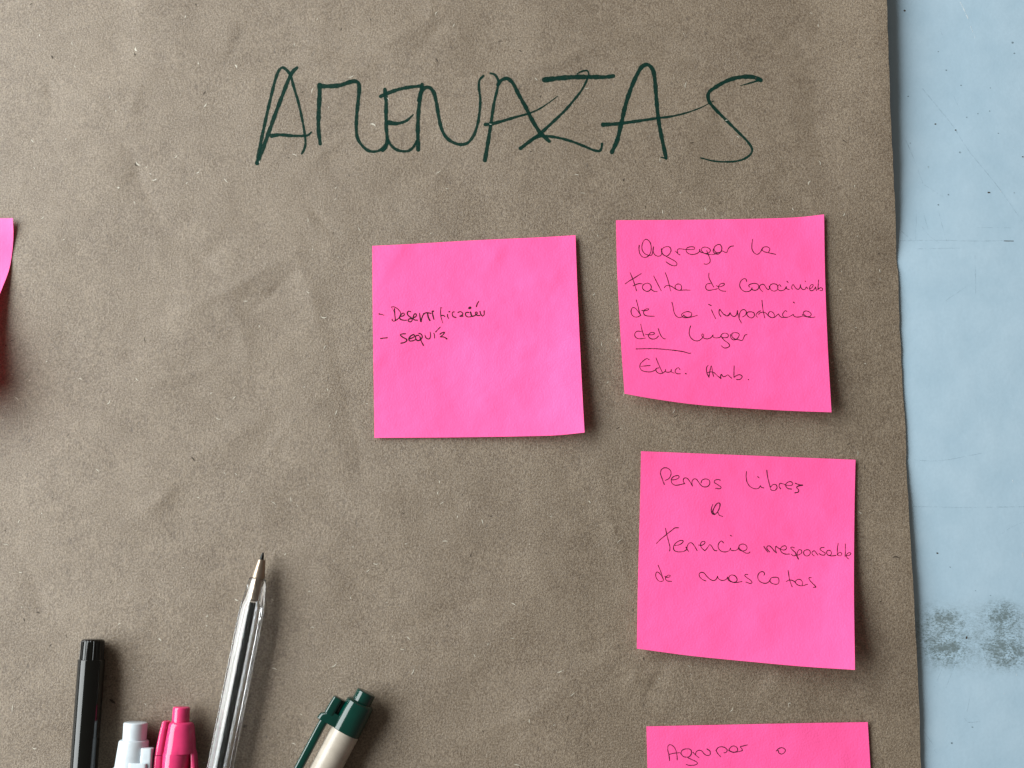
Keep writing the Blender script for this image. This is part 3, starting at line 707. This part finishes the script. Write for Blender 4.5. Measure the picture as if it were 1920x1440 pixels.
p.loft('writing_point', [(0, 0, 0, .8, .8, 2), (.8, 0, 0, 1.8, 1.8, 2), (3, 0, 0, 2.2, 2.2, 2), (7.0, 0, 0, 3.2, 3.2, 2), (14.5, 0, 0, 4.2, 4.2, 2)], M_TIPBLACK, n=32)
p.loft('ink_refill', [(93, 0, 0, 3.7, 3.7, 2), (94, 0, 0, 4.5, 4.5, 2), (700, 0, 0, 4.5, 4.5, 2)], M_INKCORE, n=32)

# card-barrelled pen with dark green cap end
p = Pen('card_barrel_pen', (687.6, 1297.5), (687.6 - 46.5, 1297.5 + 88.5), 29, 'brown card-barrelled pen with dark green end and clip, rightmost of the pens')
p.loft('push_button', cyl(0, 60, 18.4, 18.4, bev=2.5), M_GREEN, n=48)
p.loft('end_piece', [(20, 0, 0, 19, 19, 2.3), (20.8, 0, 0, 23, 23, 2.3), (24, -.5, 0, 26.5, 26.5, 2.3), (40, -1, 0, 27.6, 27.6, 2.3), (80, -1, 0, 28.2, 28.2, 2.3), (80.8, -1, 0, 27.5, 27.5, 2.3)], M_GREEN, n=56)
p.loft('flange', [(58, -30, 9, 18, 11, 4), (66, -31, 9, 20, 12, 4), (70, -34, 9, 23.4, 12.5, 4), (79.6, -35, 9, 24, 13, 4), (80.4, -35, 9, 23.2, 12.2, 4)], M_GREEN, n=40)
p.loft('clip_web', [(33, -30, -4, 5, 10, 4), (34, -30, -4, 7, 12, 4), (62, -30, -4, 7, 12, 4)], M_GREEN, n=32)
p.loft('clip_head', [(31, -40.5, 11, 7.5, 8, 3.5), (32, -40.5, 11, 9.4, 10, 3.5), (45, -41.3, 11, 9.6, 10.5, 3.5), (64, -41.5, 11, 10, 11, 3.5)], M_GREEN, n=36)
p.loft('clip', [(78, -44.5, 12, 8, 8, 3), (90, -45, 12, 8, 8, 3), (200, -45, 12, 8, 7, 3), (330, -43, 8, 6, 6, 3)], M_GREEN, n=36)
p.loft('barrel', [(79, -1, 0, 26, 26, 2), (81.3, -1, 0, 27.6, 27.6, 2), (560, -1, 0, 27.6, 27.6, 2), (562, -1, 0, 26, 26, 2)], M_CARD, n=64, label='brown card barrel')
p.loft('writing_end', [(561, -1, 0, 26.5, 26.5, 2), (570, -1, 0, 26, 26, 2), (620, -1, 0, 14, 14, 2), (650, -1, 0, 4, 4, 2)], M_GREEN, n=40)

# two crumbs of dirt lying on the paper by the pens
for (px, py, L, w, an, lab) in ((211.5, 1315, 7, 2.2, .6, 'small black crumb beside the black felt pen'), (459.5, 1361.5, 3, 2.6, 1.2, 'tiny dark crumb just right of the clear pen')):
    q = P(px, py, .001); z0 = float(kz(q[0], q[1]))
    k = .000186
    V, Fc = [], []
    n = 10
    for i, (tt, rr) in enumerate(((-1, .25), (-.6, .8), (0, 1), (.6, .75), (1, .2))):
        for j in range(n):
            ph = 2 * math.pi * j / n; r = w * k * rr * (1 + .2 * random.uniform(-1, 1))
            lx, ly, lz = tt * L * k, math.cos(ph) * r, math.sin(ph) * r * .8
            V.append((q[0] + lx * math.cos(an) + ly * math.sin(an), q[1] - lx * math.sin(an) + ly * math.cos(an), z0 + w * k * .8 + lz))
    for i in range(4):
        for j in range(n):
            a_ = i * n + j; b_ = i * n + (j + 1) % n; Fc.append((a_, b_, b_ + n, a_ + n))
    Fc += [tuple(range(n))[::-1], tuple(range(4 * n, 5 * n))]
    tag(mkobj('dirt_crumb', V, Fc, M_FIB_D, None, (q[0], q[1], z0)), lab, 'crumb')
